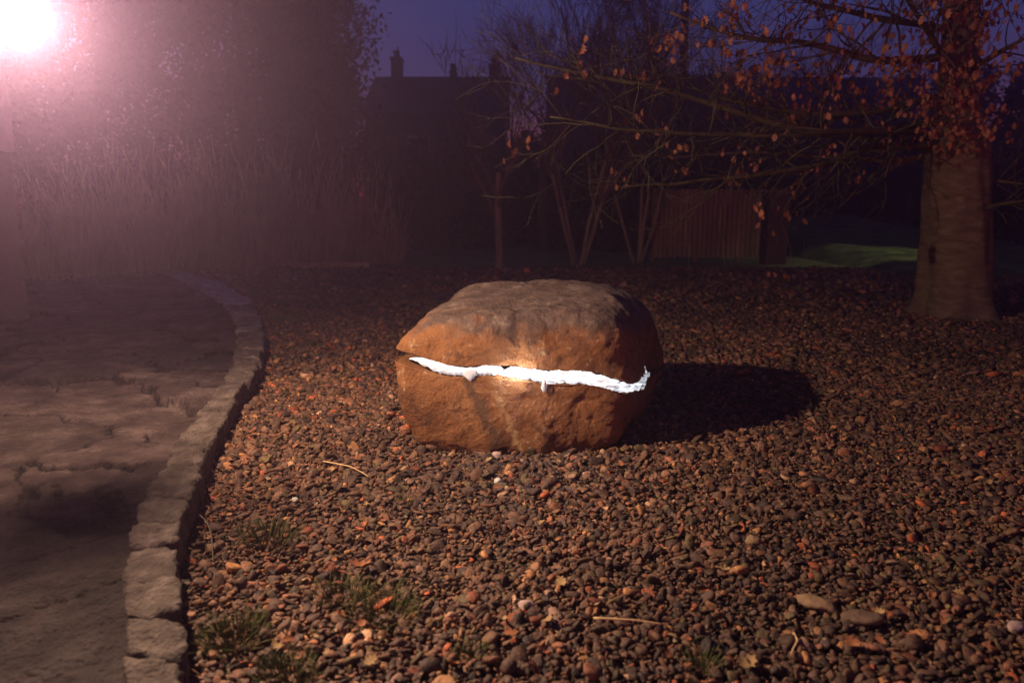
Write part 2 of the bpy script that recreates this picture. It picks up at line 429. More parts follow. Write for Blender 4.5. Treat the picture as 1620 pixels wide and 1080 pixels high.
def make_gravel():
    allV, allF, allC = [], [], []; off = 0
    def zone(y0, y1, s, sub, layers=2):
        nonlocal off
        for l in range(layers):
            sp = s*(1.0 if l == 0 else 1.25)
            ys = np.arange(y0, y1, sp*.86)
            for j, y in enumerate(ys):
                x0 = float(XR(y)) if y < 15.3 else -(y*.42)
                x1 = y*.78+.35
                xs = np.arange(x0-.02, x1, sp)+ (sp/2 if j % 2 else 0)
                P.append(np.stack([xs+RNG.uniform(-.35,.35,len(xs))*sp, y+RNG.uniform(-.35,.35,len(xs))*sp, np.full(len(xs), s), np.full(len(xs), l)], -1))
        A = np.concatenate(P); P.clear()
        ok = A[:,0] > np.interp(A[:,1], ryy, rx)-.02
        A = A[ok | (A[:,1] > 15.3)]
        size = A[:,2]*RNG.lognormal(.06,.46,len(A)); size = np.clip(size, A[:,2]*.42, A[:,2]*2.9)
        V, Fc, cc = pebbles(A[:,0], A[:,1], size, sub, .004+A[:,3]*.012)
        allV.append(V); allF.append(Fc+off); allC.append(cc); off += len(V)
    P = []
    zone(1.55, 3.6, .025, 2)
    zone(3.6, 6.2, .029, 2, 2)
    zone(6.2, 10, .042, 1, 2)
    zone(10, 17.2, .065, 1, 1)
    V = np.concatenate(allV); me = mesh_np('gravel', V, np.concatenate(allF), 3); color_attr(me, np.concatenate(allC))
    o = link_mesh('gravel', me, M['pebble']); tag(o, 'bed of brown and grey river pebbles', kind='stuff')
    print('gravel tris', len(me.polygons))

def stone(name, p, sz, m, label, seed, rz=0, cat='stone', flat=.6):
    B, Fc = ico(3); V = []
    for b in B:
        v = Vector(b); nn = noise.fractal(v*1.1+Vector((seed,seed*2,3)), 1, 2, 3)
        v = v*(1+.28*nn); V.append((v.x*sz[0]/2, v.y*sz[1]/2, v.z*sz[2]/2))
    o = link_mesh(name, mesh_py(name, V, [tuple(map(int,f)) for f in Fc], True), m)
    o.location = (p.x, p.y, .012+sz[2]*.42); o.rotation_euler = (random.uniform(-.15,.15), random.uniform(-.15,.15), rz)
    tag(o, label, cat); return o

# ------------------------------------------------------------------ leaves
LEAF = [(0,-.5),(.09,-.36),(.26,-.30),(.17,-.14),(.38,-.02),(.20,.10),(.28,.27),(.10,.30),(0,.5),(-.11,.29),(-.27,.24),(-.18,.08),(-.37,-.04),(-.19,-.15),(-.24,-.31),(-.08,-.36)]
def leaf_geo(size, curl, fold):
    V = []
    for x, y in LEAF:
        z = curl*(y*y)*1.6+fold*abs(x)
        V.append((x*size, y*size, z*size))
    V.append((0, -.15*size, 0)); V.append((0, .2*size, curl*.06*size))
    n = len(LEAF); Fc = []
    mid = lambda k: n if LEAF[k % n][1] < .03 else n+1
    for k in range(n):
        a, b = k, (k+1) % n; m1, m2 = mid(a), mid(b)
        Fc.append((a, b, m1))
        if m1 != m2: Fc.append((b, m2, m1))
    return V, Fc
def fallen_leaf(name, p, size, m, rz, curl=.3, fold=.25, tilt=.2):
    V, Fc = leaf_geo(size, curl, fold)
    me = mesh_py(name, V, Fc, True)
    o = link_mesh(name, me, m); o.location = (p.x, p.y, .042); o.rotation_euler = (random.uniform(-tilt,tilt), random.uniform(-tilt,tilt), rz)
    return o

# ------------------------------------------------------------------ boulder
BX = [(-.75,4.31),(.72,4.27),(1.15,5.25),(-.42,5.60)]
BC = Vector((.16, 4.81, 0))
def foot(th):
    """plan outline radius of the rounded quadrilateral seen from its centre"""
    d = Vector((math.cos(th), math.sin(th))); best = []
    for i in range(4):
        a = Vector(BX[i])-BC.xy; b = Vector(BX[(i+1) % 4])-BC.xy
        e = b-a; nrm = Vector((e.y, -e.x)).normalized(); dist = nrm.dot(a)
        c = nrm.dot(d)
        best.append(max(c, 0)/dist)
    k = 10
    return 1/(sum(t**k for t in best)**(1/k))
def zcrack(x, y):                       # local coordinates
    return .500-.125*x+.03*y - .08*max(0, -x-.35) + .018*math.sin(x*5.1+.6)+.012*math.sin(x*11+y*4) + .05*max(0,-x-.45)
def gap(x, y):
    g = .030+.010*math.sin(x*3.3+1.0)
    if x < -.35: g += .016*min(1, (-x-.35)/.3)
    if x > .55: g -= .012
    return max(.012, g)
TOPZ = .955
def make_boulder():
    root = empty('split_boulder', BC, 'large orange-brown boulder split across by a glowing white crack', 'boulder')
    NT = 420
    ths = [2*math.pi*k/NT for k in range(NT)]
    def surf(th, s, up):                # s: 0 at the crack, 1 at the pole
        r = foot(th); d = Vector((math.cos(th), math.sin(th), 0))
        if up:
            # flat crown, rounded shoulders
            a = s*math.pi/2
            n = .36-.17*max(0, -d.x)**2
            rr = math.cos(a)**n; hh = math.sin(a)**.72
            lean = .03*hh
            p = d*r*rr*(1-.02*hh)
            zc = zcrack(p.x, p.y)+gap(p.x, p.y)
            top = TOPZ-.045 - .17*max(0, -p.x-.15)**1.6 + .12*p.y - .10*max(0,p.x-.45)
            top += .02*math.sin(p.x*4+1)
            z = zc+(top-zc)*hh
            p = Vector((p.x, p.y+.02, z))
        else:
            a = s*math.pi/2
            rr = math.cos(a)**.23; hh = math.sin(a)**.85
            p = d*r*rr*(1.005-.09*hh*(d.x<0)*abs(d.x)-.17*hh*max(0,d.x)**1.5) + Vector((0,-.12*hh,0))
            zc = zcrack(p.x, p.y)-gap(p.x, p.y)
            z = zc+(-.05-zc)*hh
            p = Vector((p.x, p.y, z))
        return p
    for up in (True, False):
        V, Fc = [], []
        rows = []
        for q in (0.02, .3, .6, .8, .9, .96, .985): rows.append(('in', q))
        for s in np.linspace(0, 1, 110)[:-1]: rows.append(('out', float(s)**1.15))
        for kind, q in rows:
            for th in ths:
                if kind == 'in':
                    p = surf(th, 0, up); x, y = p.x*q, p.y*q
                    z = zcrack(x, y)+(gap(x, y) if up else -gap(x, y)); p = Vector((x, y, z))
                    e = max(0, q-.93)/.07
                    p.z += (.010*e*e)*(1 if up else -1)
                    p.z += .006*noise.noise(p*9)
                else:
                    p = surf(th, q, up)
                    n3 = Vector((p.x, p.y, (p.z-.45)*1.2)).normalized()
                    big = noise.noise(p*1.5+Vector((3.1,0,7)))*.050
                    mid_ = noise.fractal(p*4.2+Vector((1,5,2)), 1, 2.1, 4)*.020
                    ridge = -abs(noise.noise(p*2.3+Vector((9,2,4))))*.045
                    fine = noise.fractal(p*17, .9, 2, 3)*.0045
                    # shallow vertical groove down the middle of the front
                    if up: ridge -= .028*math.exp(-((p.x+.14-.1*(p.z-.6))/.05)**2)*max(0,-n3.y)
                    else: ridge -= .035*math.exp(-((p.x+.30-.55*(.3-p.z))/.06)**2)*max(0,-n3.y)
                    f = min(1, q*9) if q < .12 else 1
                    p = p+n3*((big+mid_+ridge)*(.35+.65*f)+fine)
                    if up and n3.z > .5:   # worn hollow in the crown
                        p.z -= .045*math.exp(-(((p.x+.13)/.20)**2+((p.y+.18)/.12)**2))*(1+noise.noise(p*14)*.8)
                V.append(p)
        nr = len(rows)
        for j in range(nr-1):
            for k in range(NT):
                a, b = j*NT+k, j*NT+(k+1) % NT
                f = (a, b, b+NT, a+NT)
                Fc.append(f if up else f[::-1])
        last = (nr-1)*NT; cpt = sum((V[last+k] for k in range(NT)), Vector())/NT; V.append(cpt)
        for k in range(NT):
            f = (last+k, last+(k+1) % NT, len(V)-1); Fc.append(f if up else f[::-1])
        c0 = sum((V[k] for k in range(NT)), Vector())/NT; V.append(c0)
        for k in range(NT):
            f = (k, len(V)-1, (k+1) % NT); Fc.append(f if up else f[::-1])
        o = link_mesh('upper_stone' if up else 'lower_stone', mesh_py('stone', V, Fc, True), M['rock'], root)
    # glowing seam: an irregular band of resin round the front and right of the crack
    def band(name, t0, t1, inset, mm, n=260, hs=1.0, rough=.006, y=None):
        V, Fc = [], []; NS = 14
        for i in range(n+1):
            th = t0+(t1-t0)*i/n; base = surf(th, 0, False); d = Vector((math.cos(th), math.sin(th), 0))
            endf = min(1, i/(45 if base.x < -.3 else 14)+.1, (n-i)/14)**.8
            for j in range(NS):
                a = math.pi*2*j/NS
                ins = inset + .012*noise.noise(Vector((th*6, 2, 1))) + .05*max(0,-base.x-.42)
                cx = base-d*(ins+.03); g = gap(base.x, base.y)*1.06*hs*endf
                p = Vector((cx.x, cx.y, zcrack(base.x, base.y))) + d*math.cos(a)*.03 + Vector((0,0,math.sin(a)*g))
                p += d*noise.fractal(p*14, 1, 2, 3)*rough + Vector((0,0,(noise.noise(p*23)*1.3+noise.noise(p*60)*1.1)*rough*endf*(2.0 if math.sin(a)<0 else 1.1)))
                V.append(p)
        for i in range(n):
            for j in range(NS):
                a, b = i*NS+j, i*NS+(j+1) % NS
                Fc.append((a, b, b+NS, a+NS))
        Fc.append(tuple(range(NS))[::-1]); Fc.append(tuple(n*NS+j for j in range(NS)))
        return link_mesh(name, mesh_py(name, V, Fc, True), mm, root)
    def th_at(x, front=True):           # angle of the outline where local x is reached on the front face
        best = min((abs(surf(t, 0, False).x-x), t) for t in ths if math.sin(t) < -.2)
        return best[1]
    band('light_seam', th_at(-.80), th_at(-.235), .006, M['glow_soft'], hs=.8)
    band('light_seam', th_at(-.215), th_at(.66), .002, M['glow'], hs=.9)
    tr = math.atan2(-.33, .72)+2*math.pi
    band('light_seam', tr+.02, tr+.10, .0, M['glow_soft'], 60, .8, .03)
    band('light_seam', tr+.115, tr+.24, .0, M['glow_soft'], 70, .9, .035)
    # the bright tube end that shows in the middle
    p = surf(th_at(-.08), 0, False)
    def blob(name, c, sz, mm, seed, taper=0):
        B, Fc = ico(3); V = []
        for b_ in B:
            v = Vector(b_); v *= 1+.18*noise.noise(v*1.5+Vector((seed,1,2)))
            v.x *= 1+taper*v.z
            V.append((c.x+v.x*sz[0], c.y+v.y*sz[1], c.z+v.z*sz[2]))
        return link_mesh(name, mesh_py(name, V, [tuple(map(int,f)) for f in Fc], True), mm, root)
    q = surf(th_at(-.02), 0, False); blob('lamp_tube', Vector((-.14, q.y-.012, zcrack(-.14,0)+.006)), (.10,.012,.018), M['glow_hot'], 2)
    q = surf(th_at(-.01), 0, False); blob('resin_drip', Vector((0.03, q.y-.014, zcrack(0.03,0)-.080)), (.016,.010,.040), M['glow_dim'], 5)
    q = surf(th_at(-.43), 0, False); blob('resin_drip', Vector((-.41, q.y+.003, zcrack(-.41,0)-.050)), (.034,.009,.040), M['glow_dim'], 8, .8)
    q = surf(th_at(.70), 0, False)
    return root

# ------------------------------------------------------------------ trees
def polyline_tube(mb, P, r0, r1, n):
    m = len(P); mb.tube(P, [r0+(r1-r0)*(k/(m-1)) for k in range(m)], n)
RMIN = .002
def rnd_perp(d):
    v = Vector((random.gauss(0,1), random.gauss(0,1), random.gauss(0,1))); v -= d*v.dot(d)
    return v.normalized()
def grow(mb, p, d, L, r, depth, tips, spread=.6, lift=.12, nb=(2,4), wob=.12, shrink=.68, cap=None):
    segs = 5 if depth > 1 else 3
    P = [p.copy()]; q = p.copy(); dd = d.normalized()
    for k in range(segs):
        dd = (dd+rnd_perp(dd)*wob+Vector((0,0,lift*.3))).normalized(); q = q+dd*(L/segs); P.append(q.copy())
    r1 = r*.62 if depth > 0 else r*.35
    polyline_tube(mb, P, max(r,RMIN), max(r1,RMIN*.6), 7 if r > .05 else 4 if r > .012 else 3)
    if depth == 0: tips.append((P[-1], dd)); return
    nn = random.randint(*nb)
    for k in range(nn):
        f = random.uniform(.35, 1) if k else 1.0
        idx = min(segs, max(1, int(round(f*segs)))); base = P[idx]
        nd = (dd + rnd_perp(dd)*random.uniform(spread*.5, spread*1.3) + Vector((0,0,lift))).normalized()
        grow(mb, base, nd, L*random.uniform(shrink*.85, shrink*1.12), r1*random.uniform(.55,.85), depth-1, tips, spread, lift, nb, wob, shrink)
def bare_tree(name, base, stems, height, r, label, group=None, depth=5, cat='tree', spread=.55, mt='bark', nb=(2,4), lean=(0,0)):
    root = empty(name, base, label, cat, group)
    tk, cr = MB(), MB(); tips = []
    for s in range(stems):
        a = random.uniform(0, 6.28); lo = 0 if stems == 1 else .38
        d = Vector((math.cos(a)*lo+lean[0], math.sin(a)*lo*.5+lean[1], 1)).normalized(); p = Vector((math.cos(a)*.1*(stems>1), math.sin(a)*.1*(stems>1), -.05))
        P = [p.copy()]; q = p.copy(); H = height*random.uniform(.34,.42)
        for k in range(8):
            d = (d+rnd_perp(d)*.05).normalized(); q = q+d*H/8; P.append(q.copy())
        tk.tube(P, [r*(1.25 if k == 0 else 1-.05*k) for k in range(9)], 9)
        for k in range(random.randint(3,4)):
            nd = (d+rnd_perp(d)*random.uniform(.2,.8)*spread*1.6).normalized()
            grow(cr, P[random.randint(4,8)], nd, height*.27, r*.5, depth-1, tips, spread, .10, nb)
    tk.build('trunk', M[mt], root, True); cr.build('crown', M['twig'], root, True)
    return root
def leaf_cloud(centers, nper, spread, size, bias=-.35):
    """flat lobed leaf faces hanging about the given points; returns V,F arrays"""
    V, Fc = [], []
    for c in centers:
        for _ in range(nper if isinstance(nper, int) else random.randint(*nper)):
            p = Vector(c)+Vector((random.gauss(0,spread), random.gauss(0,spread), random.gauss(0,spread*.8)))
            s = size*random.uniform(.6,1.25)
            lv, lf = leaf_geo(s, random.uniform(-.5,.9), random.uniform(.1,.7))
            ro = Matrix.Rotation(random.uniform(0,6.28),4,'Z') @ Matrix.Rotation(random.uniform(.7,2.2),4,'X') @ Matrix.Rotation(random.uniform(0,6.28),4,'Y')
            i = len(V)
            V += [p+ro @ Vector(v) for v in lv]; Fc += [tuple(i+k for k in f) for f in lf]
    return V, Fc

def make_big_tree():
    base = G(1508, 500); base.z = 0
    root = empty('old_tree', base, 'thick trunked tree at the right still holding rust-orange leaves', 'tree')
    D = base.y
    # trunk with root flare, slight lean and burr
    NT = 64; V, Fc = [], []
    hs = [-.1,0,.05,.1,.18,.28,.4,.6,.9,1.2,1.5,1.8,2.0,2.15,2.3,2.45,2.7,3.1,3.6,4.2,5.0,6.0]
    hh = np.interp(np.linspace(0,len(hs)-1,120), range(len(hs)), hs)
    for h in hh:
        r = np.interp(h, [-.1,0,.15,.4,1.0,1.9,2.2,2.6,3.6,6], [.56,.54,.49,.45,.42,.39,.39,.25,.20,.12])
        cx = .02*math.sin(h*1.7)-.085*max(h,0)
        for k in range(NT):
            a = 2*math.pi*k/NT; fl = math.exp(-max(h,0)*3.0)
            rr = r*(1+.13*fl*math.sin(a*5+1)+.03*math.sin(a*3+h*.8)+.015*math.sin(a*9+h))
            p = Vector((math.cos(a), math.sin(a), h)); rr += .026*noise.fractal(Vector((p.x*2.4,p.y*2.4,h*1.8)),1,2,5)
            rr += .008*noise.noise(Vector((p.x*2, p.y*2, h*38)))
            V.append((cx+math.cos(a)*rr, math.sin(a)*rr, h))
    for j in range(len(hh)-1):
        for k in range(NT):
            a, b = j*NT+k, j*NT+(k+1) % NT; Fc.append((a,b,b+NT,a+NT))
    Fc.append(tuple((len(hh)-1)*NT+k for k in range(NT)))
    tm = mat('banded_bark', [(.3,(.085,.055,.032)),(.55,(.15,.10,.058)),(.75,(.24,.175,.10))], 4.5, stretch=(1,1,3.2), bump=1, bscale=16, detail=12, distort=.6)
    link_mesh('trunk', mesh_py('trunk', V, Fc, True), tm, root)
    def W(u, v, d): return R(u, v, d)-base
    specs = [
      ([(1500,235,D),(1440,232,D-.1),(1375,232,D-.4),(1300,262,D-.7),(1190,277,D-1.0),(1080,290,D-1.3),(985,296,D-1.7)], .055, 'm'),
      ([(1500,190,D),(1400,205,D-.4),(1300,215,D-.9),(1200,190,D-1.3),(1080,150,D-1.6),(950,122,D-2),(815,92,D-2.3)], .060, 'm'),
      ([(1500,150,D),(1380,180,D-.6),(1270,180,D-1.0),(1150,158,D-1.4),(1095,138,D-1.7)], .045, 'm'),
      ([(1505,215,D),(1390,205,D-1),(1260,213,D-1.9),(1120,214,D-2.4),(980,205,D-3),(870,185,D-3.4)], .042, 'm'),
      ([(1510,90,D),(1390,100,D-.8),(1290,70,D-1.3),(1180,60,D-1.9),(1060,20,D-2.2)], .055, 'b'),
      ([(1510,50,D),(1400,30,D-1),(1300,10,D-1.7),(1190,-30,D-2.4)], .05, 'b'),
      ([(1535,335,D),(1575,325,D-.5),(1640,316,D-1),(1720,290,D-1.3)], .035, 'm'),
      ([(1535,290,D),(1590,285,D-.2),(1690,300,D-.6)], .03, 'b'),
      ([(1515,120,D),(1570,90,D-.6),(1640,50,D-1.2)], .055, 'b'),
      ([(1505,120,D),(1480,70,D-1),(1450,20,D-1.8),(1400,-40,D-2.6)], .05, 'b'),
      ([(1500,30,D),(1550,-10,D-.8),(1620,-40,D-1.6)], .05, 'b'),
      ([(1500,240,D),(1420,255,D+.5),(1330,250,D+1),(1200,240,D+1.4),(1050,250,D+2)], .05, 'b'),
    ]
    tips = []
    for pts, r, mt in specs:
        P = [W(*p) for p in pts]
        # smooth and wobble
        Q = []
        for i in range(len(P)-1):
            for k in range(6):
                t = k/6; a = P[i].lerp(P[i+1], t)
                if i+2 < len(P): a = a.lerp(P[i+1].lerp(P[i+2], 0.0), 0)
                Q.append(a+Vector((0,random.gauss(0,.02),random.gauss(0,.012))))
        Q.append(P[-1])
        for _ in range(2): Q = [Q[0]]+[(Q[i-1]+Q[i]*2+Q[i+1])/4 for i in range(1,len(Q)-1)]+[Q[-1]]
        lb = MB(); n = len(Q); lb.tube(Q, [r*(1-.8*k/(n-1)) for k in range(n)], 8)
        for k in range(4, n-1):
            for _ in range(2):
                if random.random() < .62:
                    d = (Q[k+1]-Q[k-1]).normalized(); nd = (d*.7+rnd_perp(d)*.8+Vector((0,0,.12))).normalized()
                    grow(lb, Q[k], nd, random.uniform(.35,.75), r*(1-.8*k/(n-1))*.42, 2, tips, .55, .02, (2,3), .2, .7)
        lb.build('branch', M['moss_bark'] if mt == 'm' else M['twig'], root, True)
    # leaves: dense toward the crown at upper right, scattered along the far ends of the limbs
    cl = []
    for (p, d) in tips:
        wx = p.x+base.x; u = 810+F*wx/(p.y+base.y)
        zz = p.z
        fld = noise.noise(p*1.9+Vector((4,1,2)))
        prob = (.03 if u < 1000 else .05 if u < 1130 else .9)*(1.0 if fld > -.02 else .15)
        if zz < 2.6: prob *= .15
        if random.random() < prob: cl.append(p)
    for (u,v,dd,k) in [(1190,100,8.6,3),(1210,85,8.6,3),(1225,125,8.5,3),(1165,105,8.6,1),(1240,100,8.5,2),(1200,135,8.7,1),(1285,130,8.8,2),(1330,125,8.7,2),(1345,105,8.9,2),(1290,170,8.9,2),(1255,188,8.9,2),(1245,45,8.7,2),(1300,30,8.5,2),(1410,100,8.8,3),(1440,90,8.7,3),(1460,65,8.9,3),(1430,110,8.8,3),(1520,40,9,3),(1560,25,9,2),(1600,100,8.7,1),(1570,75,8.8,2),(1380,60,8.8,2),(1485,235,9.3,2),(1505,230,9.3,2),(1530,228,9.3,2),(1470,175,9.1,2),(1515,155,9.1,2),(1550,175,9.1,1),(1065,65,8,1),(1050,95,8,1),(905,120,7.8,1),(835,235,7.6,1),(820,245,7.6,1),(995,285,8.2,2),(1010,205,8,2),(1040,215,8,2),(1075,250,8.2,1),(1005,130,7.9,1),(1100,40,8.2,1),(1150,60,8.3,1)]:
        for _ in range(k+1):
            q = W(u+random.gauss(0,11), v+random.gauss(0,8), dd); cl.append(q)
    for _ in range(190):
        cl.append(W(random.gauss(1510,45), random.uniform(-10,235), D-random.uniform(.35,1.3)))
    V, Fc = leaf_cloud(cl, (2,5), .065, .088)
    link_mesh('leaves', mesh_py('leaves', V, Fc, True), M['leaf_far'], root)

def blade_mesh(n, R0, H, wdt, lean, m, seed=0, ell=(1,1), bend=.25, hz=(.45,1.0)):
    rg = np.random.default_rng(seed)
    V, Fc = [], []
    for k in range(n):
        a = rg.uniform(0,6.283); rr = R0*math.sqrt(rg.random()); x, y = rr*math.cos(a)*ell[0], rr*math.sin(a)*ell[1]
        h = H*rg.uniform(*hz)*(1-.35*(rr/R0)**2); q = a+rg.normal(0,.9); l = lean*(.25+rr/R0)*rg.uniform(.2,1.3)
        dx, dy = math.cos(q)*l, math.sin(q)*l; wa = rg.uniform(0,3.14); wx, wy = math.cos(wa)*wdt, math.sin(wa)*wdt
        i = len(V); S_ = 4
        for s in range(S_):
            t = s/S_; f = t+bend*t*t; ww = (1-t*.75)
            px, py, pz = x+dx*f*h, y+dy*f*h, h*(t-.12*l*t*t)
            V += [(px-wx*ww,py-wy*ww,pz),(px+wx*ww,py+wy*ww,pz)]
        V.append((x+dx*(1+bend)*h, y+dy*(1+bend)*h, h*(1-.12*l)))
        for s in range(S_-1):
            j = i+2*s; Fc.append((j,j+1,j+3,j+2))
        j = i+2*(S_-1); Fc.append((j,j+1,j+2))
    return mesh_py('blades', V, Fc)

def twiggy_shrub(base, Rr, H, n, label, seed, ell=(1,.7)):
    root = empty('twiggy_shrub', base, label, 'shrub', 'tall upright shrubs beyond the path')
    random.seed(seed)
    mb = MB()
    for k in range(n):
        a = random.uniform(0,6.28); rr = Rr*math.sqrt(random.random())
        p = Vector((rr*math.cos(a)*ell[0], rr*math.sin(a)*ell[1], 0))
        h = H*random.uniform(.4,1.0)*(1-.3*(rr/Rr)**2)*(.82+.25*math.sin(p.x*5+seed)*math.cos(p.y*4+seed))
        d = Vector((p.x/Rr*.25+random.gauss(0,.14), p.y/Rr*.2+random.gauss(0,.1), 1)).normalized()
        P = [p]; q = p
        for s in range(5):
            d = (d+rnd_perp(d)*.07).normalized(); q = q+d*h/5; P.append(q)
        mb.tube(P, [.011*(1-.16*s) for s in range(6)], 3)
        for _ in range(4):
            i = random.randint(1,5); nd = (d+rnd_perp(d)*.45+Vector((0,0,.3))).normalized(); L_ = h*random.uniform(.12,.3)
            mb.tube([P[i], P[i]+nd*L_*.5, P[i]+(nd+Vector((0,0,.15))).normalized()*L_], [.006,.005,.002], 3)
    mb.build('stems', M['stems'], root)
def evergreen(base, H, Rr, n, label, seed):
    root = empty('evergreen_tree', base, label, 'tree', 'tall dark evergreens behind the shrubs')
    random.seed(seed); rg = np.random.default_rng(seed)
    t = MB(); t.tube([(0,0,-.05),(0,0,H*.5),(0,0,H*.97)], [.13,.08,.02], 8); t.build('trunk', M['bark'], root, True)
    # drooping sprays of foliage: many small leaf faces in uneven clumps
    nc = n//60; C_ = []
    for k in range(nc):
        z = H*(.04+.94*rg.random()**.9); rmax = Rr*(1-(z/H)**3*.75)*(.88+.2*math.sin(z*1.9+seed)); a = rg.uniform(0,6.283); r_ = rmax*math.sqrt(rg.uniform(.03,1))
        C_.append((r_*math.cos(a), r_*math.sin(a), z))
    C_ = np.array(C_); P = np.repeat(C_, 60, 0)+rg.normal(0,1,(nc*60,3))*np.array([.24,.24,.30])
    N_ = len(P); d1 = rg.normal(0,1,(N_,3)); d1[:,2] -= .6; d1 /= np.linalg.norm(d1,axis=1)[:,None]
    d2 = np.cross(d1, rg.normal(0,1,(N_,3))); d2 /= np.linalg.norm(d2,axis=1)[:,None]
    L_ = rg.uniform(.09,.25,N_)[:,None]; W_ = L_*.25
    V = np.stack([P-d2*W_*.4, P+d1*L_*.5-d2*W_, P+d1*L_, P+d1*L_*.5+d2*W_], 1).reshape(-1,3)
    Fc = np.arange(N_*4).reshape(-1,4)
    link_mesh('crown', mesh_np('crown', V, Fc, 4, False), M['needles'], root)

# ------------------------------------------------------------------ background structures
def make_house():
    D = 32
    bl = R(612, 123, D+4); br = R(790, 123, D+4); topz = bl.z
    base = Vector(((bl.x+br.x)/2, D+4, 0))
    root = empty('house', base, 'dark house with chimneys against the dusk sky', 'house')
    wd = br.x-bl.x+.6
    m = MB(); m.box(0,0,topz*.36,wd,7.6,topz*.72+.02); m.build('wall', M['house'], root)
    m = MB()
    pts = [(-4.1,topz*.72),(4.1,topz*.72),(.25,topz),(-.25,topz)]
    i = len(m.V)
    for x in (-wd/2-.2, wd/2+.2):
        for y, z in pts: m.V.append((x, y, z))
    m.F += [(0,3,2,1),(4,5,6,7)]+[(k, (k+1) % 4, 4+(k+1) % 4, 4+k) for k in range(4)]
    rf = m.build('roof', M['roof'], root)
    def chim(u0, u1, vt, d=.7):
        a, b = R(u0, vt, D+4), R(u1, vt, D+4); q = MB(); q.box((a.x+b.x)/2-base.x, 0, (topz+a.z)/2-.5, b.x-a.x, d, a.z-topz+1.2)
        q.box((a.x+b.x)/2-base.x, 0, a.z+.15, (b.x-a.x)*1.15, d*1.15, .12); 
        o = q.build('chimney', M['brick'], rf)
        q = MB(); q.tube([((a.x+b.x)/2-base.x,0,a.z+.2),((a.x+b.x)/2-base.x,0,a.z+.55)], .13, 8); q.build('chimney_pot', M['brick'], rf)
    chim(620,636,100); chim(712,722,121,.5); chim(774,790,110,.6)
    for k in range(4):
        x = -wd/2+wd*(k+.5)/4; z = topz*.5
        q = MB(); q.box(x,-3.83,z,.95,.06,1.3); f = q.build('window', M['fence'], root)
        q = MB(); q.box(x,-3.87,z,.8,.03,1.12); q.build('pane', M['glass'], f)
def far_house(base, wd, hw, ht, label):
    root = empty('house', base, label, 'house')
    m = MB(); m.box(0,0,hw/2,wd,6,hw); m.build('wall', M['house'], root)
    m = MB(); m.V += [(x,y,z) for x in (-wd/2-.2,wd/2+.2) for y,z in ((-3.3,hw-.05),(3.3,hw-.05),(0,ht))]
    m.F += [(0,2,1),(3,4,5),(0,1,4,3),(1,2,5,4),(2,0,3,5)]
    rf = m.build('roof', M['roof'], root)
    q = MB(); q.box(-wd*.3,0,ht+.2,.7,.6,1.2); q.build('chimney', M['brick'], rf)
    for k in range(3):
        x = -wd/2+wd*(k+.5)/3; q = MB(); q.box(x,-3.03,hw*.62,.9,.06,1.2); f = q.build('window', M['fence'], root)
        q = MB(); q.box(x,-3.07,hw*.62,.76,.03,1.04); q.build('pane', M['glass'], f)
def make_side_house():
    # corner of a house: brick below, white upright cladding above
    c = R(22, 240, 9.0)
    root = empty('clad_house', (c.x, c.y, 0), 'house corner with white upright cladding above dark brick, beneath the glare', 'house', None, math.radians(37))
    m = MB(); m.box(-3.02,2.5,c.z/2,5.96,5,c.z); m.build('wall', M['brick'], root)
    m = MB(); m.box(-3,2.52,(c.z+6)/2+.01,6,5,6-c.z)
    for k in range(56): m.box(-.02-.105*k,-.012,(c.z+6)/2+.0,.06,.05,6-c.z-.02)
    m.build('cladding', M['cladding'], root)
    m = MB(); m.box(-3,2.5,6.1,6.6,5.6,.18); m.build('roof', M['roof'], root)
def make_fence():
    a = R(1030, 410, 19.5); b = R(1245, 410, 19.0); z1 = R(1150, 300, 19.2).z
    root = empty('board_fence', ((a.x+b.x)/2, 19.3, 0), 'weathered upright board fence behind the bare shrubs', 'fence')
    o = root.location; wd = b.x-a.x; n = 27
    m = MB()
    for k in range(n):
        x = -wd/2+wd*(k+.5)/n; m.box(x, random.uniform(-.006,.006)-.02, z1/2+.05+random.uniform(-.015,.015), wd/n*.82, .022, z1-.1)
    m.build('boards', M['fence'], root)
    m = MB(); m.box(0,.02,.45,wd,.045,.09); m.build('rail', M['fence'], root)
    m = MB(); m.box(0,.02,z1-.3,wd,.045,.09); m.build('rail', M['fence'], root)
    for k in range(4):
        m = MB(); m.box(-wd/2+wd*k/3, .09, z1/2, .1, .1, z1+.04); m.build('post', M['fence'], root)
def make_low_wall():
    a = R(1190, 330, 18.6); root = empty('brick_pier', (R(1222,410,18.4).x, 18.4, 0), 'dark square pier standing at the right end of the board fence', 'pier')
    m = MB(); m.box(0,0,.85,.5,.5,1.7); m.build('shaft', M['brick'], root, bevel=.01)
    m = MB(); m.box(0,0,1.74,.6,.6,.08); m.build('cap', M['brick'], root, bevel=.01)
def make_pole():
    p = R(1070, 380, 30); t = MB(); t.tube([(0,0,-.1),(.0,0,6),(-.02,0,13.6)], [.17,.15,.11], 12)
    root = empty('utility_pole', (p.x, 30, 0), 'tall dark utility pole against the dusk sky', 'utility pole')
    t.build('post', M['pole'], root, True)
    t = MB(); t.box(0,-.12,13.2,1.8,.1,.12); t.build('crossarm', M['pole'], root)
    for x in (-.8,-.3,.3,.8):
        t = MB(); t.tube([(x,-.12,13.26),(x,-.12,13.42)], [.03,.045], 8); t.build('insulator', M['metal'], root)
